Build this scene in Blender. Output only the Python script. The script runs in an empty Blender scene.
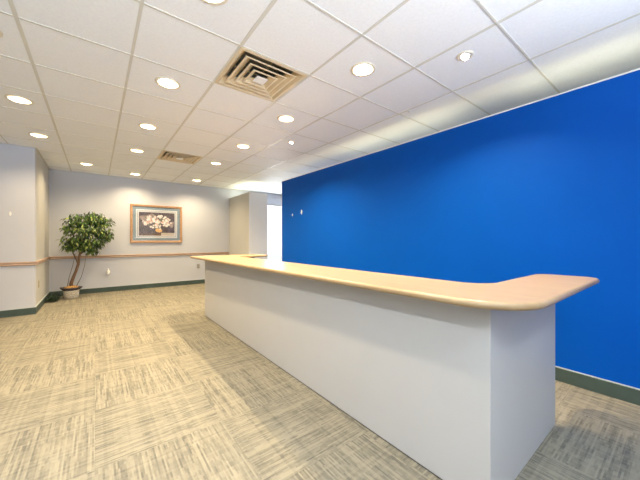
import bpy, bmesh, math, random
from mathutils import Vector, Matrix
from mathutils.geometry import delaunay_2d_cdt, tessellate_polygon

SC = bpy.context.scene
C = SC.collection
PI = math.pi
random.seed(7)

# ------------------------------------------------------------------ camera
PSI = 0.6609
cam = bpy.data.cameras.new('camera'); co = bpy.data.objects.new('camera', cam); C.objects.link(co)
co.location = (0, 0, 1.12); co.rotation_euler = (PI/2, 0, -PSI)
cam.sensor_width = 36; cam.lens = 36*288.1/640; cam.clip_start = 0.02
SC.camera = co

# ------------------------------------------------------------------ world, exposure, daylight
SC.view_settings.view_transform = 'Standard'
SC.view_settings.look = 'None'
SC.view_settings.gamma = 1
SC.view_settings.use_curve_mapping = False
SC.view_settings.exposure = 0.45
w = bpy.data.worlds.new('sky'); SC.world = w; w.use_nodes = True
bgn = w.node_tree.nodes['Background']
bgn.inputs[0].default_value = (0.93, 0.97, 1.0, 1); bgn.inputs[1].default_value = 1.1

NEAR_W, NEAR_COL = 12.5, (.86, .94, 1.0)
LAMP_W = 13.0
LAMP_COL = (1.0, 0.77, 0.46)
SMALL_W = 18.0
COVE_W = .26

def area(name, loc, rot, sx, sy, power, col, parent=None, shape='RECTANGLE', spread=PI):
    l = bpy.data.lights.new(name, 'AREA'); l.shape = shape; l.size = sx; l.size_y = sy
    l.energy = power; l.color = col; l.spread = spread
    o = bpy.data.objects.new(name, l); C.objects.link(o); o.location = loc; o.rotation_euler = rot
    if parent: o.parent = parent
    return o
# fill light set outside the added, unseen window behind the camera
# tilted up as if thrown by the ground outside, added to brighten the ceiling
area('ceiling_fill_rear', (-.2, -1.75, 1.60), (PI/2+.72, 0, 0), 5.2, 1.1, 110, (0.80, 0.91, 1.0), spread=1.5)
area('daylight_back', (4.45, 8.2, 1.3), (-PI/2, 0, 0), 1.5, 2.2, 110, (0.93, 0.97, 1.0))

H = 2.52            # ceiling
T = 0.6096
GX = [T*(i-0.649) for i in range(-4, 12)]
GY = [T*(j+2.255) for j in range(-9, 11)]

# ------------------------------------------------------------------ materials
def nt(name):
    m = bpy.data.materials.new(name); m.use_nodes = True
    return m, m.node_tree, m.node_tree.nodes['Principled BSDF']
def mat(name, col, rough=0.6, spec=0.5, noise=0.0, nscale=8, bump=0.0, bscale=200, metal=0, coat=0):
    m, t, b = nt(name)
    b.inputs['Base Color'].default_value = (*col, 1); b.inputs['Roughness'].default_value = rough
    b.inputs['Specular IOR Level'].default_value = spec; b.inputs['Metallic'].default_value = metal
    b.inputs['Coat Weight'].default_value = coat
    tc = t.nodes.new('ShaderNodeTexCoord')
    if noise:
        n = t.nodes.new('ShaderNodeTexNoise'); n.inputs['Scale'].default_value = nscale; n.inputs['Detail'].default_value = 4
        t.links.new(tc.outputs['Object'], n.inputs['Vector'])
        r = t.nodes.new('ShaderNodeValToRGB')
        r.color_ramp.elements[0].position = .3; r.color_ramp.elements[1].position = .7
        r.color_ramp.elements[0].color = (*[c*(1-noise) for c in col], 1)
        r.color_ramp.elements[1].color = (*[min(1, c*(1+noise)) for c in col], 1)
        t.links.new(n.outputs[0], r.inputs[0]); t.links.new(r.outputs[0], b.inputs['Base Color'])
    if bump:
        n = t.nodes.new('ShaderNodeTexNoise'); n.inputs['Scale'].default_value = bscale
        t.links.new(tc.outputs['Object'], n.inputs['Vector'])
        bp = t.nodes.new('ShaderNodeBump'); bp.inputs['Strength'].default_value = bump; bp.inputs['Distance'].default_value = .002
        t.links.new(n.outputs[0], bp.inputs['Height']); t.links.new(bp.outputs[0], b.inputs['Normal'])
    return m
def emis(name, col, s):
    m, t, b = nt(name)
    b.inputs['Base Color'].default_value = (*col, 1)
    b.inputs['Emission Color'].default_value = (*col, 1); b.inputs['Emission Strength'].default_value = s
    return m
def wood(name, c1, c2, rough=.35, scale=(1.2, 14, 14), spec=.5):
    m, t, b = nt(name)
    tc = t.nodes.new('ShaderNodeTexCoord'); mp = t.nodes.new('ShaderNodeMapping'); mp.inputs['Scale'].default_value = scale
    n = t.nodes.new('ShaderNodeTexNoise'); n.inputs['Scale'].default_value = 3; n.inputs['Detail'].default_value = 8; n.inputs['Roughness'].default_value = .65
    r = t.nodes.new('ShaderNodeValToRGB'); r.color_ramp.elements[0].position = .3; r.color_ramp.elements[1].position = .7
    r.color_ramp.elements[0].color = (*c1, 1); r.color_ramp.elements[1].color = (*c2, 1)
    t.links.new(tc.outputs['Object'], mp.inputs[0]); t.links.new(mp.outputs[0], n.inputs['Vector'])
    t.links.new(n.outputs[0], r.inputs[0]); t.links.new(r.outputs[0], b.inputs['Base Color'])
    b.inputs['Roughness'].default_value = rough; b.inputs['Specular IOR Level'].default_value = spec
    return m

M = {}
M['wall'] = mat('wall_paint', (.56, .585, .66), .65, noise=.02, nscale=1.5, bump=.15)
M['wall_tan'] = mat('tan_paint_and_light', (.52, .52, .50), .6, noise=.02, nscale=1.5, bump=.15)  # nook side's own tan; on the left return it carries light in the colour
M['blue'] = mat('blue_wall_paint', (.0, .085, .47), .5, .10, noise=.04, nscale=1.2, bump=.25, bscale=120)
M['wall_lit_face'] = mat('lit_face_wall', (.82, .82, .84), .6, noise=.02, nscale=1.5)  # nook front drawn paler, lamp light on it put into the colour
M['cap'] = mat('white_cap', (.85, .85, .84), .5)
M['base'] = mat('green_grey_vinyl', (.055, .085, .075), .45, noise=.12, nscale=12)
M['lip'] = mat('pale_bead', (.45, .50, .48), .5)
M['rail'] = wood('chair_rail_wood', (.38, .26, .19), (.48, .34, .26), .4, (1.5, 20, 20))
M['tile'] = mat('ceiling_tile', (.88, .90, .93), .9, .2, noise=.03, nscale=60, bump=.5, bscale=160)
M['grid'] = mat('ceiling_grid', (.66, .65, .60), .5)
M['counter'] = wood('counter_laminate', (.36, .245, .13), (.42, .30, .17), .36, (6, 1.2, 6))
M['counter_edge'] = wood('counter_edge_wood', (.36, .245, .13), (.42, .30, .17), .36, (10, 1.2, 10))
M['body'] = mat('white_laminate', (.50, .50, .505), .45, noise=.01, nscale=3)
M['toe_shadow'] = mat('toe_shadow_dark', (.06, .06, .06), .8)
M['ring'] = mat('cream_metal_ring', (.78, .72, .60), .4)
M['can'] = mat('reflector_metal', (.85, .80, .70), .25, metal=.6)
M['bulb'] = emis('lit_lamp_lens', (1.0, .90, .70), 9.0)
M['bulb_small'] = emis('lit_small_lens', (1.0, .95, .85), 9.0)
M['tube'] = emis('lit_fluorescent_tube', (1.0, .96, .66), 3.5)
M['duct'] = mat('dark_duct', (.28, .28, .23), .8)
M['vent'] = mat('aged_cream_metal', (.70, .58, .39), .45, noise=.08, nscale=5)
M['vent_dull'] = mat('dull_tan_metal', (.44, .35, .21), .5, noise=.08, nscale=5)
M['frame_wood'] = wood('picture_frame_wood', (.38, .22, .12), (.55, .34, .20), .3, (8, 8, 8))
M['mat_blue'] = mat('blue_grey_mat_board', (.20, .27, .34), .8, noise=.08, nscale=30)
M['mat_white'] = mat('white_mat_line', (.75, .76, .78), .8)
M['mat_grey'] = mat('grey_mat_board', (.44, .46, .50), .8)
M['print_dark'] = mat('print_dark_ground', (.09, .075, .09), .7, noise=.5, nscale=14)
M['print_mid'] = mat('print_taupe', (.30, .25, .25), .7, noise=.3, nscale=18)
M['petal_white'] = mat('print_white_petal', (.80, .76, .76), .7)
M['petal_pink'] = mat('print_pink_petal', (.62, .40, .38), .7)
M['petal_leaf'] = mat('print_leaf', (.16, .18, .14), .7)
M['print_vase'] = mat('print_ochre_vase', (.66, .42, .18), .7)
M['print_table'] = mat('print_brown_table', (.12, .07, .05), .7)
M['print_cloth'] = mat('print_pale_cloth', (.50, .45, .42), .7)
M['plastic'] = mat('white_plastic', (.85, .85, .83), .35)
M['plastic_grey'] = mat('grey_outlet_plastic', (.34, .33, .32), .4)
M['plastic_tan'] = mat('tan_outlet_plastic', (.42, .34, .20), .4)
M['slot'] = mat('dark_slot', (.03, .03, .03), .6)
M['alu'] = mat('window_aluminium', (.7, .7, .7), .35, metal=.5)
M['ground'] = mat('pale_pavement', (.7, .7, .66), .9)
M['concrete'] = mat('light_block_board', (.5, .5, .5), .9)
M['bark'] = wood('ficus_bark', (.11, .065, .04), (.22, .13, .08), .8, (20, 20, 4))
M['twig'] = mat('thin_grey_stem', (.22, .21, .20), .8)
M['moss'] = mat('orange_moss', (.42, .24, .08), .9, noise=.4, nscale=40, bump=.8, bscale=60)
M['rim'] = mat('dark_basket_rim', (.05, .04, .045), .7, noise=.3, nscale=40)
def wicker():
    m, t, b = nt('white_wicker')
    tc = t.nodes.new('ShaderNodeTexCoord'); wv = t.nodes.new('ShaderNodeTexWave'); wv.inputs['Scale'].default_value = 14
    wv.bands_direction = 'Z'; wv.inputs['Distortion'].default_value = 5; wv.inputs['Detail Scale'].default_value = 3
    r = t.nodes.new('ShaderNodeValToRGB'); r.color_ramp.elements[0].color = (.28, .24, .19, 1); r.color_ramp.elements[1].color = (.78, .75, .68, 1)
    r.color_ramp.elements[1].position = .45
    t.links.new(tc.outputs['Object'], wv.inputs['Vector']); t.links.new(wv.outputs[0], r.inputs[0]); t.links.new(r.outputs[0], b.inputs['Base Color'])
    bp = t.nodes.new('ShaderNodeBump'); bp.inputs['Strength'].default_value = .6; bp.inputs['Distance'].default_value = .01
    t.links.new(wv.outputs[0], bp.inputs['Height']); t.links.new(bp.outputs[0], b.inputs['Normal'])
    b.inputs['Roughness'].default_value = .7
    return m
M['wicker'] = wicker()
def leafmat(name, cols):
    m, t, b = nt(name)
    g = t.nodes.new('ShaderNodeNewGeometry'); r = t.nodes.new('ShaderNodeValToRGB')
    els = r.color_ramp.elements
    while len(els) < len(cols): els.new(.5)
    for i, c in enumerate(cols): els[i].position = i/(len(cols)-1); els[i].color = (*c, 1)
    t.links.new(g.outputs['Random Per Island'], r.inputs[0]); t.links.new(r.outputs[0], b.inputs['Base Color'])
    b.inputs['Roughness'].default_value = .4
    return m
M['leaf'] = leafmat('ficus_leaf', [(.015, .035, .01), (.03, .08, .018), (.07, .16, .03), (.28, .36, .08), (.03, .07, .02)])
M['leaf_dark'] = leafmat('dark_leaf', [(.008, .02, .012), (.02, .05, .025), (.04, .075, .035)])

def carpet():
    m, t, b = nt('carpet_tiles')
    N = t.nodes; L = t.links
    tc = N.new('ShaderNodeTexCoord'); sp = N.new('ShaderNodeSeparateXYZ'); L.new(tc.outputs['Object'], sp.inputs[0])
    def ma(op, a, b_=None, c=None):
        n = N.new('ShaderNodeMath'); n.operation = op
        for i, v in enumerate((a, b_, c)):
            if v is None: continue
            if isinstance(v, (int, float)): n.inputs[i].default_value = v
            else: L.new(v, n.inputs[i])
        return n.outputs[0]
    S = .62
    ax = ma('DIVIDE', ma('ADD', sp.outputs[0], .005), S); ay = ma('DIVIDE', ma('SUBTRACT', sp.outputs[1], 1.78), S)
    ix = ma('FLOOR', ax); iy = ma('FLOOR', ay)
    par = ma('FLOORED_MODULO', ma('ADD', ix, iy), 2)       # 0: stripes along X
    def mix(a, b_):
        return ma('ADD', ma('MULTIPLY', a, ma('SUBTRACT', 1, par)), ma('MULTIPLY', b_, par))
    along = mix(sp.outputs[0], sp.outputs[1]); across = mix(sp.outputs[1], sp.outputs[0])
    seed = ma('ADD', ma('MULTIPLY', ix, 7.31), ma('MULTIPLY', iy, 13.7))
    def vec(a, b_, c):
        n = N.new('ShaderNodeCombineXYZ')
        for i, v in enumerate((a, b_, c)):
            if isinstance(v, (int, float)): n.inputs[i].default_value = v
            else: L.new(v, n.inputs[i])
        return n.outputs[0]
    def noise(v, sc, det=2, rgh=.5):
        n = N.new('ShaderNodeTexNoise'); n.inputs['Scale'].default_value = sc; n.inputs['Detail'].default_value = det; n.inputs['Roughness'].default_value = rgh
        L.new(v, n.inputs['Vector']); return n.outputs[0]
    def wn(v):
        n = N.new('ShaderNodeTexWhiteNoise'); n.noise_dimensions = '3D'; L.new(v, n.inputs['Vector']); return n.outputs[0]
    # woven bars: strips 11 mm across broken into dashes of random length along
    def dashes(pitch, length, sd):
        k = ma('FLOOR', ma('DIVIDE', across, pitch))
        off = wn(vec(k, seed, sd))
        j = ma('FLOOR', ma('ADD', ma('DIVIDE', along, length), ma('MULTIPLY', off, 9)))
        return wn(vec(k, j, ma('ADD', seed, sd)))
    d1 = dashes(.0085, .24, 1.0); d2 = dashes(.024, .40, 5.0); d3 = dashes(.0085, .04, 9.0)
    n1 = noise(vec(ma('MULTIPLY', along, 3), ma('MULTIPLY', across, 40), seed), 1.5, 3)
    cross = wn(vec(ma('FLOOR', ma('DIVIDE', along, .016)), 3.3, seed))
    v = ma('ADD', ma('MULTIPLY', d1, .36), ma('MULTIPLY', d2, .17))
    v = ma('ADD', v, ma('MULTIPLY', d3, .22)); v = ma('ADD', v, ma('MULTIPLY', n1, .12)); v = ma('ADD', v, ma('MULTIPLY', cross, .16))
    r = N.new('ShaderNodeValToRGB'); e = r.color_ramp.elements
    e[0].position = .20; e[0].color = (.135, .126, .106, 1)
    e[1].position = .78; e[1].color = (.285, .262, .20, 1)
    x = e.new(.42); x.color = (.20, .184, .144, 1)
    x = e.new(.58); x.color = (.247, .227, .174, 1)
    L.new(v, r.inputs[0]); L.new(r.outputs[0], b.inputs['Base Color'])
    b.inputs['Roughness'].default_value = .95; b.inputs['Specular IOR Level'].default_value = .15
    bp = N.new('ShaderNodeBump'); bp.inputs['Strength'].default_value = .5; bp.inputs['Distance'].default_value = .003
    L.new(v, bp.inputs['Height']); L.new(bp.outputs[0], b.inputs['Normal'])
    return m
M['carpet'] = carpet()

def glass():
    m = bpy.data.materials.new('clear_glass'); m.use_nodes = True; t = m.node_tree
    t.nodes.remove(t.nodes['Principled BSDF'])
    tr = t.nodes.new('ShaderNodeBsdfTransparent'); gl = t.nodes.new('ShaderNodeBsdfGlossy'); gl.inputs['Roughness'].default_value = .03
    mx = t.nodes.new('ShaderNodeMixShader'); mx.inputs[0].default_value = .03
    t.links.new(tr.outputs[0], mx.inputs[1]); t.links.new(gl.outputs[0], mx.inputs[2]); t.links.new(mx.outputs[0], t.nodes['Material Output'].inputs[0])
    return m
M['glass'] = glass()

# ------------------------------------------------------------------ helpers
def obj(name, bm, m, parent=None, smooth=False, bevel=0):
    bmesh.ops.recalc_face_normals(bm, faces=bm.faces)
    me = bpy.data.meshes.new(name); bm.to_mesh(me); bm.free()
    for k in (m if isinstance(m, (list, tuple)) else [m]): me.materials.append(k)
    if smooth:
        for p in me.polygons: p.use_smooth = True
    o = bpy.data.objects.new(name, me); C.objects.link(o)
    if parent: o.parent = parent
    if bevel:
        b = o.modifiers.new('bevel', 'BEVEL'); b.width = bevel; b.segments = 2; b.limit_method = 'ANGLE'
    return o
def thing(name, label, cat, loc=(0, 0, 0), group=None, rot=(0, 0, 0)):
    o = bpy.data.objects.new(name, None); C.objects.link(o); o.location = loc; o.rotation_euler = rot
    o.empty_display_size = .05
    o['label'] = label; o['category'] = cat
    if group: o['group'] = group
    return o
def struct(name, bm, m, parent=None, label=None, **k):
    o = obj(name, bm, m, parent, **k)
    if not parent: o['kind'] = 'structure'
    if label: o['label'] = label
    return o
def box(bm, x0, x1, y0, y1, z0, z1, mi=0):
    vs = [bm.verts.new((x, y, z)) for z in (z0, z1) for y in (y0, y1) for x in (x0, x1)]
    for f in ((0,2,3,1),(4,5,7,6),(0,1,5,4),(2,6,7,3),(0,4,6,2),(1,3,7,5)):
        fc = bm.faces.new([vs[i] for i in f]); fc.material_index = mi
    return bm
def B(*a): return box(bmesh.new(), *a)
def lathe(bm, prof, n=32, cx=0, cy=0, mi=0, close=False):
    rings = []
    for r, z in prof:
        if r < 1e-6: rings.append([bm.verts.new((cx, cy, z))])
        else: rings.append([bm.verts.new((cx+r*math.cos(2*PI*i/n), cy+r*math.sin(2*PI*i/n), z)) for i in range(n)])
    pairs = list(zip(rings, rings[1:]))
    if close: pairs.append((rings[-1], rings[0]))
    for a, b in pairs:
        for i in range(n):
            j = (i+1) % n
            if len(a) == 1 and len(b) == 1: continue
            if len(a) == 1: f = bm.faces.new((a[0], b[i], b[j]))
            elif len(b) == 1: f = bm.faces.new((a[i], a[j], b[0]))
            else: f = bm.faces.new((a[i], a[j], b[j], b[i]))
            f.material_index = mi
    return bm
def tube(bm, pts, rad, n=8):
    pts = [Vector(p) for p in pts]; rings = []
    for i, p in enumerate(pts):
        d = (pts[min(i+1, len(pts)-1)]-pts[max(i-1, 0)]).normalized()
        u = d.cross(Vector((0, 1, .1))).normalized(); v = d.cross(u)
        r = rad[i] if isinstance(rad, (list, tuple)) else rad
        rings.append([bm.verts.new(p+u*r*math.cos(2*PI*k/n)+v*r*math.sin(2*PI*k/n)) for k in range(n)])
    for a, b in zip(rings, rings[1:]):
        for k in range(n): bm.faces.new((a[k], a[(k+1) % n], b[(k+1) % n], b[k]))
    bm.faces.new(rings[0]); bm.faces.new(rings[-1])
    return bm
def copy_tree(o, parent=None):
    c = o.copy(); C.objects.link(c); c.parent = parent
    for ch in list(o.children): copy_tree(ch, c)
    return c

# ------------------------------------------------------------------ the setting
X0, X1, Y0, Y1 = -3.2, 6.4, -1.4, 7.75
XW, YE = 2.91, 4.97            # blue partition face and its far end
BX, BY = -0.73, 6.10           # corner of the jog at left
PH = 2.287                     # partition height

bm = bmesh.new(); vs = [bm.verts.new(p) for p in ((X0-.12, Y0-.12, 0), (X1+.12, Y0-.12, 0), (X1+.12, Y1+.12, 0), (X0-.12, Y1+.12, 0))]
f = bm.faces.new(vs); r = bmesh.ops.extrude_face_region(bm, geom=[f])
for v in r['geom']:
    if isinstance(v, bmesh.types.BMVert): v.co.z = -.06
struct('floor', bm, M['carpet'])

def wall_with_holes(name, axis, a0, a1, p0, p1, holes, m, z1=H+.0):
    """wall along 'x' or 'y' from a0..a1, thickness p0..p1, holes (a,b,zlo,zhi)"""
    bm = bmesh.new(); cuts = sorted(holes); a = a0
    def put(u0, u1, z0, zz):
        if u1-u0 < 1e-4 or zz-z0 < 1e-4: return
        if axis == 'x': box(bm, u0, u1, p0, p1, z0, zz)
        else: box(bm, p0, p1, u0, u1, z0, zz)
    for (h0, h1, zl, zh) in cuts:
        put(a, h0, 0, z1); put(h0, h1, 0, zl); put(h0, h1, zh, z1); a = h1
    put(a, a1, 0, z1)
    return struct(name, bm, m)
WIN = (3.72, 5.15, .12, 2.20)
wall_with_holes('wall_back', 'x', BX-.12, X1, Y1, Y1+.12, [WIN], M['wall'])
REAR = (-2.8, 2.4, .95, 2.3)
wall_with_holes('wall_rear', 'x', X0, X1, Y0-.12, Y0, [REAR], M['wall'])
wall_with_holes('wall_left', 'y', Y0-.12, BY+.12, X0-.12, X0, [], M['wall'])
struct('wall_right', B(X1, X1+.12, Y0-.12, Y1+.12, 0, H), M['wall'])
struct('wall_left_jog', B(X0, BX, BY, BY+.12, 0, H), M['wall'])
struct('wall_left_return', B(BX-.12, BX, BY+.12, Y1, 0, H), M['wall_tan'])
bm = box(bmesh.new(), XW, XW+.12, Y0, YE, 0, PH-.012)
struct('wall_partition', bm, M['blue'])
bm = box(bmesh.new(), XW-.002, XW+.125, Y0, YE+.012, PH-.012, PH); box(bm, XW-.002, XW+.125, YE, YE+.012, 0, PH-.012)
struct('trim_1', bm, M['cap'], label='white cap along the top and end of the blue partition')
# stub walls at the far end (open-topped storage nook)
QX, QY, QX1, QZ = 2.875, 6.45, 3.35, 2.262
struct('wall_nook_side', B(QX, QX+.1, QY, Y1, 0, QZ), M['wall_tan'])
struct('wall_nook_front', B(QX, QX1, QY-.012, QY, 0, QZ), M['wall_lit_face'])
struct('wall_nook_right', B(QX1-.1, QX1, QY, Y1, 0, QZ), M['wall'])

def baseboard(name, x0, x1, y0, y1, lipside, h=.1):
    bm = box(bmesh.new(), x0, x1, y0, y1, 0, h)
    o = struct(name, bm, M['base'])
    l = box(bmesh.new(), x0, x1, y0, y1, h, h+.007)
    obj('bead', l, M['lip'], o)
baseboard('baseboard_partition', XW-.012, XW, Y0, YE, 0, .104)
baseboard('baseboard_back', BX+.012, QX, Y1-.012, Y1, 0)
baseboard('baseboard_left_jog', X0, BX, BY-.012, BY, 0)
baseboard('baseboard_left_return', BX, BX+.012, BY-.012, Y1, 0)
baseboard('baseboard_nook', QX-.012, QX, QY, Y1-.012, 0)

def rail(name, x0, x1, y0, y1, nx, ny):
    """chair rail with a moulded profile, on the side of normal (nx,ny)"""
    prof = [(0, .735), (.012, .738), (.022, .748), (.016, .758), (.016, .774), (.024, .782), (.018, .792), (0, .795)]
    bm = bmesh.new(); ends = []
    for (x, y) in ((x0, y0), (x1, y1)):
        ends.append([bm.verts.new((x+nx*d, y+ny*d, z)) for d, z in prof])
    n = len(prof)
    for i in range(n): bm.faces.new((ends[0][i], ends[0][(i+1) % n], ends[1][(i+1) % n], ends[1][i]))
    bm.faces.new(ends[0]); bm.faces.new(ends[1])
    struct(name, bm, M['rail'], label='wooden chair rail')
rail('trim_2', BX+.0, QX, Y1, Y1, 0, -1)
rail('trim_3', X0, BX+.02, BY, BY, 0, -1)
rail('trim_4', BX, BX, BY-.02, Y1-.02, 1, 0)

# windows
def window(name, axis_y, x0, x1, z0, z1, mull, depth=.06):
    fr = bmesh.new(); t_ = .05; y0 = axis_y-depth/2; y1 = axis_y+depth/2
    box(fr, x0, x1, y0, y1, z0, z0+t_); box(fr, x0, x1, y0, y1, z1-t_, z1)
    box(fr, x0, x0+t_, y0, y1, z0+t_, z1-t_); box(fr, x1-t_, x1, y0, y1, z0+t_, z1-t_)
    for q in mull: box(fr, q-t_/2, q+t_/2, y0, y1, z0+t_, z1-t_)
    o = struct(name, fr, M['alu'])
    obj('pane', B(x0+t_, x1-t_, axis_y-.004, axis_y+.004, z0+t_, z1-t_), M['glass'], o)
    return o
window('window_1', Y1+.06, WIN[0], WIN[1], WIN[2], WIN[3], [])
window('added_rear_window', Y0-.06, REAR[0], REAR[1], REAR[2], REAR[3], [-1.07, .67])  # unseen window added for the ceiling fill to enter by
gb = B(-6, 12, Y1+.13, Y1+14, -.2, -.06)
struct('ground', gb, M['ground'])

# ------------------------------------------------------------------ fixtures' places
BIG = [(.507, 1.65), (.507, 2.86), (.507, 4.10), (.507, 5.31), (-.60, 4.10), (-.60, 5.34), (-.60, 2.86), (-.14, 6.83),
       (.66, 7.22), (1.86, 7.10), (1.725, 5.30), (1.73, 4.09), (1.73, 2.86), (1.73, 1.65),
       (-.60, 1.65), (-.60, .43), (-.60, -.79), (.507, -.79), (4.78, .43), (4.78, 2.86), (4.78, 5.30)]
VIS = 14
SMALL = [(2.205, 3.50), (2.213, 1.05)]
R_BIG, R_SM = .082, .045
DIFF = [(.818, 1.984), (.818, 5.032)]     # lower-left corners of the tile bays

# ceiling board with real openings
def ceiling():
    xs = (X0-.12, X1+.12); ys = (Y0-.12, Y1+.12)
    V = []; E_ = []; holes = []
    def loop(pts):
        k = len(V); V.extend([Vector(p) for p in pts]); n = len(pts)
        E_.extend([(k+i, k+(i+1) % n) for i in range(n)])
    loop([(xs[0], ys[0]), (xs[1], ys[0]), (xs[1], ys[1]), (xs[0], ys[1])])
    for (x, y) in BIG:
        loop([(x+R_BIG*math.cos(2*PI*i/32), y+R_BIG*math.sin(2*PI*i/32)) for i in range(32)]); holes.append(('c', x, y, R_BIG))
    for (x, y) in SMALL:
        loop([(x+R_SM*math.cos(2*PI*i/24), y+R_SM*math.sin(2*PI*i/24)) for i in range(24)]); holes.append(('c', x, y, R_SM))
    for (x, y) in DIFF:
        loop([(x+.02, y+.02), (x+T-.02, y+.02), (x+T-.02, y+T-.02), (x+.02, y+T-.02)]); holes.append(('r', x+.02, y+.02, T-.04))
    vo, eo, fo, *_ = delaunay_2d_cdt(V, E_, [], 0, 1e-5)
    bm = bmesh.new(); bv = [bm.verts.new((v.x, v.y, H)) for v in vo]
    for f in fo:
        c = sum((vo[i] for i in f), Vector((0, 0)))/len(f)
        inside = False
        for h in holes:
            if h[0] == 'c' and (c-Vector(h[1:3])).length < h[3]: inside = True
            if h[0] == 'r' and h[1] < c.x < h[1]+h[3] and h[2] < c.y < h[2]+h[3]: inside = True
        if not inside: bm.faces.new([bv[i] for i in f])
    for v in [v for v in bm.verts if not v.link_faces]: bm.verts.remove(v)
    top = bmesh.ops.extrude_face_region(bm, geom=bm.faces[:])
    for g in top['geom']:
        if isinstance(g, bmesh.types.BMVert): g.co.z = H+.018
    return struct('ceiling', bm, M['tile'])
ceil = ceiling()
# grid of T bars, main runners a little heavier; no bar on the row beyond the partition
bm = bmesh.new()
for i, x in enumerate(GX):
    if x < X0 or x > 2.9: continue
    k = .011 if i % 2 == 0 else .009
    y_hi = BY if x < BX else Y1
    segs = [(Y0, y_hi)]
    for (dx, dy) in DIFF:
        if abs(x-dx) < .01 or abs(x-dx-T) < .01:
            pass
    for a, b in segs: box(bm, x-k, x+k, a, b, H-.004, H+.001)
for y in GY:
    if y < Y0 or y > Y1: continue
    k = .007
    x_lo = X0 if y < BY else BX
    box(bm, x_lo, X1, y-k, y+k, H-.0035, H+.001)
# wall angles
box(bm, X0, BX, BY-.022, BY, H-.003, H+.001); box(bm, BX, BX+.022, BY, Y1, H-.003, H+.001); box(bm, BX, X1, Y1-.022, Y1, H-.003, H+.001)
obj('ceiling_grid', bm, M['grid'], ceil)
struct('plenum_light_block', B(X0-.12, X1+.12, Y0-.12, Y1+.12, H+.40, H+.44), M['concrete'])  # unseen lid and sides added above the ceiling to block sky light
bm = bmesh.new()
box(bm, X0-.14, X0-.12, Y0-.12, Y1+.12, H, H+.4); box(bm, X1+.12, X1+.14, Y0-.12, Y1+.12, H, H+.4)
box(bm, X0-.12, X1+.12, Y0-.14, Y0-.12, H, H+.4); box(bm, X0-.12, X1+.12, Y1+.12, Y1+.14, H, H+.4)
struct('plenum_light_block_sides', bm, M['concrete'])

# ------------------------------------------------------------------ recessed lights
def make_light(label, W=LAMP_W, COL=LAMP_COL):
    t = thing('recessed_light', label, 'ceiling light', (0, 0, H), 'round recessed ceiling downlights')
    R = R_BIG
    # trim ring with rounded lip
    bm = lathe(bmesh.new(), [(R-.004, 0.002), (R-.004, -.004), (R, -.007), (R+.012, -.007), (R+.020, -.004), (R+.021, -.0005), (R-.0, -.0005)], 40, close=False)
    obj('trim_ring', bm, M['ring'], t, smooth=True)
    bm = lathe(bmesh.new(), [(R-.003, .0), (R-.008, .05), (R-.022, .085), (R-.028, .098)], 40)
    obj('reflector', bm, M['can'], t, smooth=True)
    bm = lathe(bmesh.new(), [(R-.026, .060), (R-.028, .049), (.035, .038), (0, .034)], 32)
    obj('bulb', bm, M['bulb'], t, smooth=True)
    area('lamp', (0, 0, .030), (0, 0, 0), .09, .09, W, COL, t, 'DISK', spread=2.45)
    return t
LL = {0: 'recessed downlight cut by the top edge, left of the big square vent',
      1: 'recessed downlight left of the big square vent, nearer than the row behind it',
      2: 'recessed downlight halfway between the near-left downlight and the small far vent',
      3: 'recessed downlight just left of the small far vent',
      4: 'large oval-looking recessed downlight at the far left of the ceiling',
      5: 'recessed downlight just above the corner of the left wall jog',
      6: 'recessed downlight cut off by the left edge of the picture',
      7: 'tiny recessed downlight above the potted ficus tree',
      8: 'tiny recessed downlight by the far wall above the picture frame',
      9: 'tiny recessed downlight by the far wall, right of the picture frame',
      10: 'recessed downlight right of the small far vent',
      11: 'recessed downlight between the small far vent and the big vent, above the blue wall end',
      12: 'recessed downlight below the right corner of the big square vent',
      13: 'brightest, largest recessed downlight right of the big square vent'}
OFF = {14: 'added recessed downlight left of the counter, level with its middle, outside the picture',
       15: 'added recessed downlight left of the counter, level with its near end, outside the picture',
       16: 'added recessed downlight behind the camera, nearer the left wall, outside the picture',
       17: 'added recessed downlight behind the camera, in line with the counter front, outside the picture',
       18: 'added recessed downlight in the corridor behind the blue wall, near the camera',
       19: 'added recessed downlight in the corridor behind the blue wall, halfway along',
       20: 'added recessed downlight in the corridor behind the blue wall, by its far end'}
proto = make_light(LL[0]); proto.location = (BIG[0][0], BIG[0][1], H)
proto2 = make_light('', NEAR_W, NEAR_COL)  # added lamps out of view that brighten the near room and corridor
WARM_GAIN = {9: 1.3, 10: 1.6, 11: 1.6, 12: 1.5, 13: 1.3, 1: .8, 2: .8, 3: .8}
for i in range(1, len(BIG)):
    c = copy_tree(proto) if i < VIS else (proto2 if i == VIS else copy_tree(proto2))
    if i in WARM_GAIN:                       # these lamps carry a bulb of another wattage
        for ch in c.children:
            if ch.type == 'LIGHT': ch.data = ch.data.copy(); ch.data.energy = LAMP_W*WARM_GAIN[i]
    c['group'] = proto['group']; c.location = (BIG[i][0], BIG[i][1], H)
    c['label'] = LL.get(i, OFF.get(i, 'downlight'))
    if i >= VIS: c['group'] = 'added downlights outside the picture'
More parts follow.
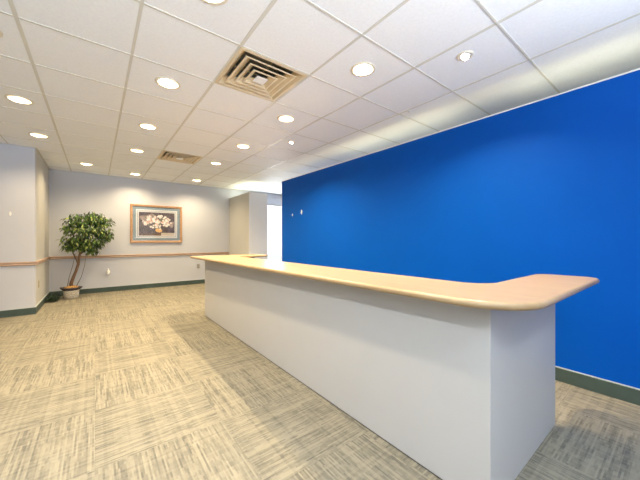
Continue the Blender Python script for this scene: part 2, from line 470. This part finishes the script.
def make_small(label):
    t = thing('accent_light', label, 'ceiling light', (0, 0, H), 'small eyeball accent lights')
    R = R_SM
    bm = lathe(bmesh.new(), [(R-.004, .002), (R-.004, -.005), (R+.004, -.009), (R+.013, -.006), (R+.015, -.0005), (R, -.0005)], 32)
    obj('trim_ring', bm, M['ring'], t, smooth=True)
    bm = lathe(bmesh.new(), [(.030, -.012), (.036, .002), (.040, .018), (.036, .034), (.02, .044)], 28)
    e = obj('eyeball_shade', bm, M['plastic'], t, smooth=True)
    e.rotation_euler = (0, .35, 0)
    bm = lathe(bmesh.new(), [(0, -.010), (.020, -.006), (.027, .004), (.028, .012)], 24)
    bl = obj('bulb', bm, M['bulb_small'], t, smooth=True); bl.rotation_euler = (0, .35, 0)
    area('lamp', (.0, 0, -.016), (0, .1, 0), .05, .05, SMALL_W, (1, .80, .52), t, 'DISK', spread=2.2)
    return t
s0 = make_small('small eyeball accent light in the ceiling near the far end of the blue wall'); s0.location = (*SMALL[0], H)
s1 = copy_tree(s0); s1.location = (*SMALL[1], H); s1['label'] = 'small eyeball accent light at upper right, nearest the blue wall'

# sprinkler
def sprinkler(x, y, label):
    t = thing('sprinkler_head', label, 'sprinkler', (x, y, H))
    obj('escutcheon', lathe(bmesh.new(), [(0, -.003), (.022, -.003), (.026, 0)], 20), M['cap'], t, smooth=True)
    obj('nozzle', lathe(bmesh.new(), [(.006, -.003), (.007, -.012), (.004, -.02), (.012, -.021), (.012, -.023), (0, -.024)], 14), M['alu'], t)
sprinkler(2.66, 1.86, 'tiny white sprinkler head in the glowing tile above the blue wall')

# ------------------------------------------------------------------ ceiling vents
def make_vent(label):
    t = thing('ceiling_vent', label, 'vent', (0, 0, H), 'square ceiling air diffusers')
    h = T/2-.012
    def ring(bm, ho, hi, zo, zi, th=.004):
        """sloping square ring from half-size ho at zo to hi at zi"""
        o_ = [(-ho, -ho), (ho, -ho), (ho, ho), (-ho, ho)]; i_ = [(-hi, -hi), (hi, -hi), (hi, hi), (-hi, hi)]
        a = [bm.verts.new((*p, zo)) for p in o_]; b = [bm.verts.new((*p, zi)) for p in i_]
        a2 = [bm.verts.new((*p, zo+th)) for p in o_]; b2 = [bm.verts.new((*p, zi+th)) for p in i_]
        for k in range(4):
            l = (k+1) % 4
            bm.faces.new((a[k], a[l], b[l], b[k])); bm.faces.new((a2[k], b2[k], b2[l], a2[l]))
            bm.faces.new((a[k], a2[k], a2[l], a[l])); bm.faces.new((b[k], b[l], b2[l], b2[k]))
    bm = bmesh.new(); ring(bm, h+.004, h-.022, -.006, -.006); ring(bm, h-.022, h-.075, -.006, .045)
    obj('frame', bm, M['vent'], t)
    for (ho, hi, zo, zi) in ((.228, .160, -.010, .016), (.168, .108, -.014, .012), (.112, .060, -.018, .006)):
        bm = bmesh.new(); ring(bm, ho, ho-.014, zo, zo); ring(bm, ho-.014, hi, zo, zi+.012)
        obj('louver', bm, M['vent'], t)
    bm = bmesh.new(); box(bm, -.050, .050, -.050, .050, -.020, -.016); obj('centre_plate', bm, M['cap'], t)
    bm = bmesh.new()
    for sx in (-1, 1):
        for a, b in (((sx*.03, -.003), (sx*.23, .003)), ):
            box(bm, min(a[0], b[0]), max(a[0], b[0]), -.004, .004, .018, .024)
            box(bm, -.004, .004, min(a[0], b[0]), max(a[0], b[0]), .0245, .030)
    obj('brace', bm, M['vent_dull'], t)
    bm = bmesh.new()
    q = h-.02
    box(bm, -q, -q+.004, -q, q, .05, .2); box(bm, q-.004, q, -q, q, .05, .2)
    box(bm, -q, q, -q, -q+.004, .05, .2); box(bm, -q, q, q-.004, q, .05, .2); box(bm, -q, q, -q, q, .2, .204)
    obj('duct', bm, M['duct'], t)
    return t
v0 = make_vent('large square tan air vent with nested louvers in the near ceiling'); v0.location = (DIFF[0][0]+T/2, DIFF[0][1]+T/2, H)
v1 = copy_tree(v0); v1.location = (DIFF[1][0]+T/2, DIFF[1][1]+T/2, H); v1['label'] = 'small-looking square tan air vent in the far ceiling'

# cove lamps lying on the hidden side of the partition top and over the nook: they wash the ceiling
def cove(x, y, z, ln, label, along='y', power=COVE_W, grp='cove lamps behind the blue partition'):
    t = thing('cove_lamp', label, 'lamp', (x, y, z), grp, (0, 0, 0 if along == 'y' else PI/2))
    obj('housing', B(-.05, .05, -ln/2, ln/2, 0, .03), M['plastic'], t)
    bm = tube(bmesh.new(), [(0, -ln/2+.03, .048), (0, ln/2-.03, .048)], .013, 12)
    obj('tube', bm, M['tube'], t, smooth=True)
    bm = bmesh.new()
    box(bm, -.018, .018, -ln/2, -ln/2+.03, .03, .068); obj('socket', bm, M['plastic'], t)
    obj('socket', B(-.018, .018, ln/2-.03, ln/2, .03, .068), M['plastic'], t)
    area('cove_light', (0, 0, .066), (PI, 0, 0), .05, ln-.1, power, (1.0, .96, .62), t)
for i, y in enumerate((.10, 2.45)):
    cove(XW+.19, y, 2.165, 1.9, 'slim tube lamp behind the top of the blue partition, washing the ceiling, %s one' % ('nearer' if i == 0 else 'farther'))
for y in (.10, 2.45):
    struct('wall_partition_ledge', B(XW+.12, XW+.25, y-.97, y+.97, 2.14, 2.165), M['wall'])
struct('wall_nook_top', B(QX+.1, QX1-.1, QY, Y1, QZ-.12, QZ-.1), M['wall'])
cove(QX+.24, QY+.62, QZ-.1, 1.1, 'slim tube lamp on top of the far nook, washing the ceiling', power=3.0, grp='cove lamp on the nook')

# ------------------------------------------------------------------ reception counter
cnt = thing('reception_counter', 'long white reception counter with a light maple rounded top in front of the blue wall', 'counter', (1.268, .5, 0))
def loc(o): o.location = tuple(o.location[i]-cnt.location[i] for i in range(3)); return o
def round_poly(pts, n=10):
    out = []; m_ = len(pts)
    for i, (x, y, r) in enumerate(pts):
        p = Vector((x, y)); a = Vector(pts[i-1][:2]); b = Vector(pts[(i+1) % m_][:2])
        u = (a-p).normalized(); v = (b-p).normalized()
        ang = u.angle(v); d = r/math.tan(ang/2); c = p+(u+v).normalized()*(r/math.sin(ang/2))
        s = p+u*d; e = p+v*d
        a0 = math.atan2(*(s-c).yx); a1 = math.atan2(*(e-c).yx); da = (a1-a0+PI) % (2*PI)-PI
        for k in range(n+1): out.append((c.x+r*math.cos(a0+da*k/n), c.y+r*math.sin(a0+da*k/n)))
    return out
def offset_poly(P_, d):
    out = []; n = len(P_)
    for i in range(n):
        a = Vector(P_[i-1]); p = Vector(P_[i]); b = Vector(P_[(i+1) % n])
        t1 = (p-a).normalized(); t2 = (b-p).normalized()
        nn = Vector((-(t1.y+t2.y), t1.x+t2.x)).normalized()
        k = 1/max(.5, nn.dot(Vector((-t1.y, t1.x))))
        out.append(tuple(p+nn*d*k))
    return out
TOP = round_poly([(1.15, .338, .25), (2.50, .340, .075), (2.47, .668, .10), (1.625, .668, .14), (1.625, 4.10, .10), (2.17, 4.12, .05), (2.17, 4.50, .05), (1.085, 4.52, .04)])
zt, zb, rr = .885, .853, .016
# bullnose rings: CCW polygon, positive offset goes inward
rings = []
for k in range(0, 9):
    a = -PI/2+PI*k/8
    rings.append((offset_poly(TOP, rr*(1-math.cos(a))), (zt+zb)/2+rr*math.sin(a)))
bm = bmesh.new(); R_ = [[bm.verts.new((*p, z)) for p in P_] for P_, z in rings]; n = len(TOP)
for a, b in zip(R_, R_[1:]):
    for i in range(n): bm.faces.new((a[i], a[(i+1) % n], b[(i+1) % n], b[i]))
edge = obj('counter_edge', bm, M['counter_edge'], cnt, smooth=True); loc(edge)
bm = bmesh.new()
for P_, z in ((rings[-1][0], zt), (rings[0][0], zb)):
    vv = [bm.verts.new((*p, z)) for p in P_]
    for tri in tessellate_polygon([[Vector((*p, 0)) for p in P_]]):
        f = bm.faces.new([vv[i] for i in tri])
ct = obj('countertop', bm, M['counter'], cnt); loc(ct)
def u_prism(P_, z0, z1):
    bm = bmesh.new(); lo = [bm.verts.new((*p, z0)) for p in P_]; hi = [bm.verts.new((*p, z1)) for p in P_]; n = len(P_)
    for i in range(n): bm.faces.new((lo[i], lo[(i+1) % n], hi[(i+1) % n], hi[i]))
    for tri in tessellate_polygon([[Vector((*p, 0)) for p in P_]]):
        bm.faces.new([lo[i] for i in tri]); bm.faces.new([hi[i] for i in tri])
    return bm
UB = [(1.268, .5), (2.185, .5), (2.185, .63), (1.42, .63), (1.42, 4.27), (2.0, 4.27), (2.0, 4.40), (1.268, 4.40)]
loc(obj('body_panels', u_prism(UB, .008, zb), M['body'], cnt, bevel=.003))
bm = u_prism([(1.274, .506), (2.179, .506), (2.179, .624), (1.414, .624), (1.414, 4.276), (1.994, 4.276), (1.994, 4.394), (1.274, 4.394)], 0, .008)
loc(obj('base_shadow_line', bm, M['toe_shadow'], cnt))  # dark strip standing in for the shadow line at the counter's foot

# ------------------------------------------------------------------ framed picture
px0, px1, pz0, pz1 = .605, 1.686, 1.055, 1.937
pic = thing('framed_picture', 'framed print of a white flower bouquet with blue-grey mat on the far wall', 'picture', ((px0+px1)/2, Y1, (pz0+pz1)/2))
W2, H2 = (px1-px0)/2, (pz1-pz0)/2
def frame_ring(ow, oh, t_, prof):
    """mitred frame; prof = list of (inset from outer edge, depth toward room)"""
    bm = bmesh.new(); L_ = []
    for ins, d in prof:
        L_.append([bm.verts.new((sx*(ow-ins), -d, sz*(oh-ins))) for sx, sz in ((-1, -1), (1, -1), (1, 1), (-1, 1))])
    for a, b in zip(L_, L_[1:]+L_[:1]):
        for k in range(4): bm.faces.new((a[k], a[(k+1) % 4], b[(k+1) % 4], b[k]))
    return bm
obj('frame', frame_ring(W2, H2, .05, [(0, .001), (0, .022), (.012, .032), (.026, .026), (.038, .028), (.050, .018), (.050, .001)]), M['frame_wood'], pic)
obj('backing', B(-W2+.051, W2-.051, -.006, -.001, -H2+.051, H2-.051), M['mat_white'], pic)
obj('mat_board', frame_ring(W2-.051, H2-.051, .1, [(0, .0065), (0, .010), (.062, .010), (.062, .0065)]), M['mat_blue'], pic)
obj('mat_board', frame_ring(W2-.1135, H2-.1135, .1, [(0, .0065), (0, .0115), (.012, .0115), (.012, .0065)]), M['mat_white'], pic)
obj('mat_board', frame_ring(W2-.126, H2-.126, .1, [(0, .0065), (0, .009), (.030, .009), (.030, .0065)]), M['mat_grey'], pic)
obj('mat_board', frame_ring(W2-.1565, H2-.1565, .1, [(0, .0065), (0, .0105), (.010, .0105), (.010, .0065)]), M['mat_white'], pic)
# the print: flat shapes, one mesh
iw, ih = W2-.167, H2-.167
pm = ['print_dark', 'print_mid', 'petal_white', 'petal_pink', 'petal_leaf', 'print_vase', 'print_table', 'print_cloth']
bm = bmesh.new()
def quad(x0, x1, z0, z1, mi, d):
    f = bm.faces.new([bm.verts.new(p) for p in ((x0, -d, z0), (x1, -d, z0), (x1, -d, z1), (x0, -d, z1))]); f.material_index = mi
def blob(x, z, r, mi, d, lobes=5, sq=1.0, amp=.25):
    k = 18; a0 = random.random()*6
    x = max(-iw+r*1.2, min(iw-r*1.2, x)); z = max(-ih+r*1.2, min(ih-r*1.2, z))
    f = bm.faces.new([bm.verts.new((x+r*(1+amp*math.cos(lobes*2*PI*i/k+a0))*math.cos(2*PI*i/k), -d, z+sq*r*(1+amp*math.cos(lobes*2*PI*i/k+a0))*math.sin(2*PI*i/k))) for i in range(k)])
    f.material_index = mi
quad(-iw, iw, -ih, ih, 0, .0070)
blob(-.24, .16, .14, 1, .0072, 4, .8); blob(-.10, .20, .10, 1, .0072, 3, .7); blob(.30, .0, .07, 1, .0072, 3)
quad(-iw, iw, -ih, -ih+.055, 6, .0073); quad(.08, iw, -ih, -ih+.07, 7, .0074)
d = .0076
for i in range(34):
    a = random.random()*2*PI; q = math.sqrt(random.random())
    blob(q*math.cos(a)*.29, .05+q*math.sin(a)*.17, random.uniform(.018, .032), 4, d, 3, .8); d += .00002
blob(.03, -.15, .075, 5, d, 2, .6, .08); d += .0001
for i in range(80):
    a = random.random()*2*PI; q = math.sqrt(random.random())
    x, z = q*math.cos(a)*.30, .045+q*math.sin(a)*.17
    blob(x, z, random.uniform(.018, .034), 3 if random.random() < .2 else 2, d, random.choice((5, 6)), .85); d += .00002
    if random.random() < .6: blob(x+.004, z, .008, 5 if random.random() < .5 else 1, d, 3); d += .00002
pr = obj('print', bm, [M[k] for k in pm], pic)
obj('glazing', B(-W2+.0515, W2-.0515, -.0135, -.0125, -H2+.0515, H2-.0515), M['glass'], pic)

# ------------------------------------------------------------------ ficus tree in a basket
POT = Vector((-.375, 7.33, 0))
fic = thing('potted_ficus', 'leafy green ficus tree leaning in a white wicker basket in the far corner', 'plant', POT)
obj('basket', lathe(bmesh.new(), [(0, .0), (.095, .0), (.108, .01), (.116, .09), (.124, .17), (.128, .185), (.118, .185), (.108, .10), (0, .10)], 32), M['wicker'], fic, smooth=True)
# ragged dark lining folded over the basket's mouth
bm = bmesh.new(); rings_ = []
for r_, z_, j_ in ((.114, .15, .0), (.146, .178, .016), (.160, .200, .02), (.150, .214, .018), (.118, .208, .0)):
    rings_.append([bm.verts.new(((r_+j_*math.sin(5*t_*2*PI/40+r_*40)*.5+random.uniform(-.5, .5)*j_)*math.cos(2*PI*t_/40), (r_+j_*math.cos(4*t_*2*PI/40)*.5)*math.sin(2*PI*t_/40), z_+random.uniform(-.3, .3)*j_)) for t_ in range(40)])
for a, b in zip(rings_, rings_[1:]):
    for i in range(40): bm.faces.new((a[i], a[(i+1) % 40], b[(i+1) % 40], b[i]))
obj('lining', bm, M['rim'], fic, smooth=True)
bm = lathe(bmesh.new(), [(.118, .19), (.10, .215), (.06, .235), (0, .245)], 28)
for v in bm.verts: v.co += Vector((random.uniform(-.006, .006), random.uniform(-.006, .006), random.uniform(-.007, .007)))
obj('moss', bm, M['moss'], fic, smooth=True)
tr = bmesh.new()
tp = [(-.01, 0, .20), (.0, .0, .30), (.03, .0, .40), (.07, -.01, .52), (.10, 0, .64), (.115, 0, .78), (.14, -.01, .92), (.18, .0, 1.10), (.20, 0, 1.28)]
tube(tr, tp, [.032, .027, .026, .023, .024, .021, .019, .014, .008], 10)
tube(tr, [(.10, 0, .66), (.04, -.03, .84), (-.03, -.04, 1.02), (-.08, -.05, 1.18)], [.014, .011, .008, .004], 7)
tube(tr, [(.13, 0, .84), (.26, .02, .98), (.36, .02, 1.14), (.44, 0, 1.26)], [.013, .010, .007, .004], 7)
tube(tr, [(.14, 0, .92), (.16, -.10, 1.1), (.22, -.16, 1.3)], [.012, .009, .004], 7)
obj('trunk', tr, M['bark'], fic, smooth=True)
for k, pts in enumerate(([(-.06, .02, .21), (-.03, .02, .42), (.02, .02, .62), (.06, .02, .86)], [(.07, -.02, .21), (.15, -.01, .40), (.20, .01, .62), (.22, .0, .86)])):
    obj('stem', tube(bmesh.new(), pts, [.007, .006, .006, .005], 7), M['twig'], fic, smooth=True)
def leaf(bm, p, d, up, ln, wd):
    d = d.normalized(); s = d.cross(up).normalized(); u = s.cross(d)
    a = bm.verts.new(p); t_ = bm.verts.new(p+d*ln-u*ln*.18); m1 = bm.verts.new(p+d*ln*.5-u*ln*.02)
    l = bm.verts.new(p+d*ln*.42+s*wd*.5+u*wd*.22); r_ = bm.verts.new(p+d*ln*.42-s*wd*.5+u*wd*.22)
    for f in ((a, l, m1), (l, t_, m1), (a, m1, r_), (m1, t_, r_)): bm.faces.new(f)
lf = bmesh.new()
# clusters of drooping sprays that make the lumpy crown: (x, y, z, rx, ry, rz, leaves)
CL = [(.22, 0, 1.43, .22, .16, .13, 170), (.00, -.02, 1.38, .19, .16, .13, 140), (.36, .02, 1.36, .19, .15, .14, 150), (.10, -.05, 1.22, .26, .20, .14, 240),
      (.38, 0, 1.20, .18, .16, .12, 120), (-.06, 0, 1.06, .19, .16, .14, 150), (.18, -.03, 1.04, .20, .18, .14, 180), (-.14, -.02, 1.25, .10, .10, .09, 40),
      (.45, 0, 1.12, .12, .10, .08, 45), (.22, -.02, .87, .10, .09, .09, 60), (-.10, -.02, .93, .11, .08, .06, 45), (.06, -.02, .93, .14, .1, .08, 60), (.32, 0, 1.0, .10, .1, .08, 45)]
for (x, y, z, a, b, c, n_) in CL:
    x += .09; z += .05+max(0, z-1.05)*.22
    for i in range(int(n_*1.45)):
        v = Vector((random.gauss(0, 1), random.gauss(0, 1), random.gauss(0, 1))).normalized()*(random.random()**.6)*1.06
        p = Vector((x+v.x*a, y+v.y*b, z+v.z*c))
        d = Vector((v.x*.9+random.uniform(-.5, .5), v.y*.9+random.uniform(-.5, .5), -.55+random.uniform(-.5, .35)))
        leaf(lf, p, d, Vector((random.uniform(-.4, .4), random.uniform(-.4, .4), 1)), random.uniform(.06, .10), random.uniform(.028, .042))
fo = obj('foliage', lf, M['leaf'], fic)
fo['kind'] = 'stuff'
# dark green mass of unclear kind beside the basket, drawn as sprigs
lf = bmesh.new()
for i in range(420):
    p = Vector((random.uniform(-.08, .06), random.uniform(-.40, .27), 0)); p.z = random.uniform(.004, .075)*(1-abs(p.x)*4)
    d = Vector((random.uniform(-1, 1), random.uniform(-1, 1), random.uniform(.0, .6)))
    leaf(lf, p, d, Vector((0, 0, 1)), random.uniform(.04, .06), .02)
for v in lf.verts: v.co.z = max(v.co.z, .002)
spr = obj('dark_green_mass', lf, M['leaf_dark']); spr.location = (-.62, 7.40, 0)
spr['label'] = 'low dark green mass drawn as leafy sprigs on the carpet left of the wicker basket'; spr['category'] = 'greenery'; spr['kind'] = 'stuff'

# ------------------------------------------------------------------ outlets, switch, hooks
def outlet(name, label, loc_, rotz, pm_, cat='outlet'):
    """plate facing local -y"""
    t = thing(name, label, cat, loc_, None, (0, 0, rotz))
    obj('plate', B(-.035, .035, -.006, 0, -.057, .057), pm_, t, bevel=.002)
    for dz in (-.022, .022):
        s = obj('socket', lathe(bmesh.new(), [(0, .0), (.016, .0), (.016, .002), (0, .002)], 20), pm_, t)
        s.rotation_euler = (PI/2, 0, 0); s.location = (0, -.006, dz)
        bm = bmesh.new(); box(bm, -.007, -.005, -.0088, -.0081, dz-.004, dz+.005); box(bm, .005, .007, -.0088, -.0081, dz-.004, dz+.005); box(bm, -.002, .002, -.0088, -.0081, dz-.012, dz-.008)
        obj('slots', bm, M['slot'], t)
outlet('wall_outlet', 'grey double wall outlet on the far wall next to the counter end', (2.07, Y1, .452), 0, M['plastic_grey'])
outlet('wall_outlet', 'tan wall outlet on the short side wall left of the ficus', (BX, 6.44, .412), PI/2, M['plastic_tan'])
t = thing('air_freshener', 'small white oval plug-in low on the wall right of the ficus', 'air freshener', (.205, Y1, .425))
obj('plate', B(-.030, .030, -.005, 0, -.045, .045), M['wall'], t, bevel=.002)
bm = bmesh.new(); bmesh.ops.create_uvsphere(bm, u_segments=20, v_segments=12, radius=1)
for v in bm.verts: v.co = Vector((v.co.x*.032, -.005-.034+v.co.y*.034, v.co.z*.062))
obj('body', bm, M['plastic'], t, smooth=True)
obj('vent_cap', tube(bmesh.new(), [(0, -.039, .055), (0, -.039, .078)], [.016, .012], 14), M['plastic'], t, smooth=True)

def hook(x, y, z, s, rot, label, grp=None):
    t = thing('wall_hook', label, 'hook', (x, y, z), grp, (0, 0, rot))
    bm = bmesh.new(); k = 16
    lo = [bm.verts.new((s*.45*math.cos(2*PI*i/k), 0, s*(1.0 if math.sin(2*PI*i/k) > 0 else 1.2)*math.sin(2*PI*i/k))) for i in range(k)]
    hi = [bm.verts.new((v.co.x*.85, -.004, v.co.z*.9)) for v in lo]
    for i in range(k): bm.faces.new((lo[i], lo[(i+1) % k], hi[(i+1) % k], hi[i]))
    bm.faces.new(hi); bm.faces.new(lo)
    obj('pad', bm, M['plastic'], t, smooth=False)
    obj('prong', tube(bmesh.new(), [(0, -.004, -.1*s), (0, -.014, -.45*s), (0, -.022, -.5*s), (0, -.026, -.2*s)], .003, 8), M['plastic'], t, smooth=True)
hook(XW, 4.58, 1.592, .022, -PI/2, 'smaller, lower white adhesive hook near the far end of the blue wall', 'hooks on the blue wall')
hook(XW, 4.28, 1.623, .040, -PI/2, 'larger, higher white adhesive hook near the far end of the blue wall', 'hooks on the blue wall')
hook(-.99, BY, 1.505, .030, 0, 'small white hook on the pale wall at the far left')
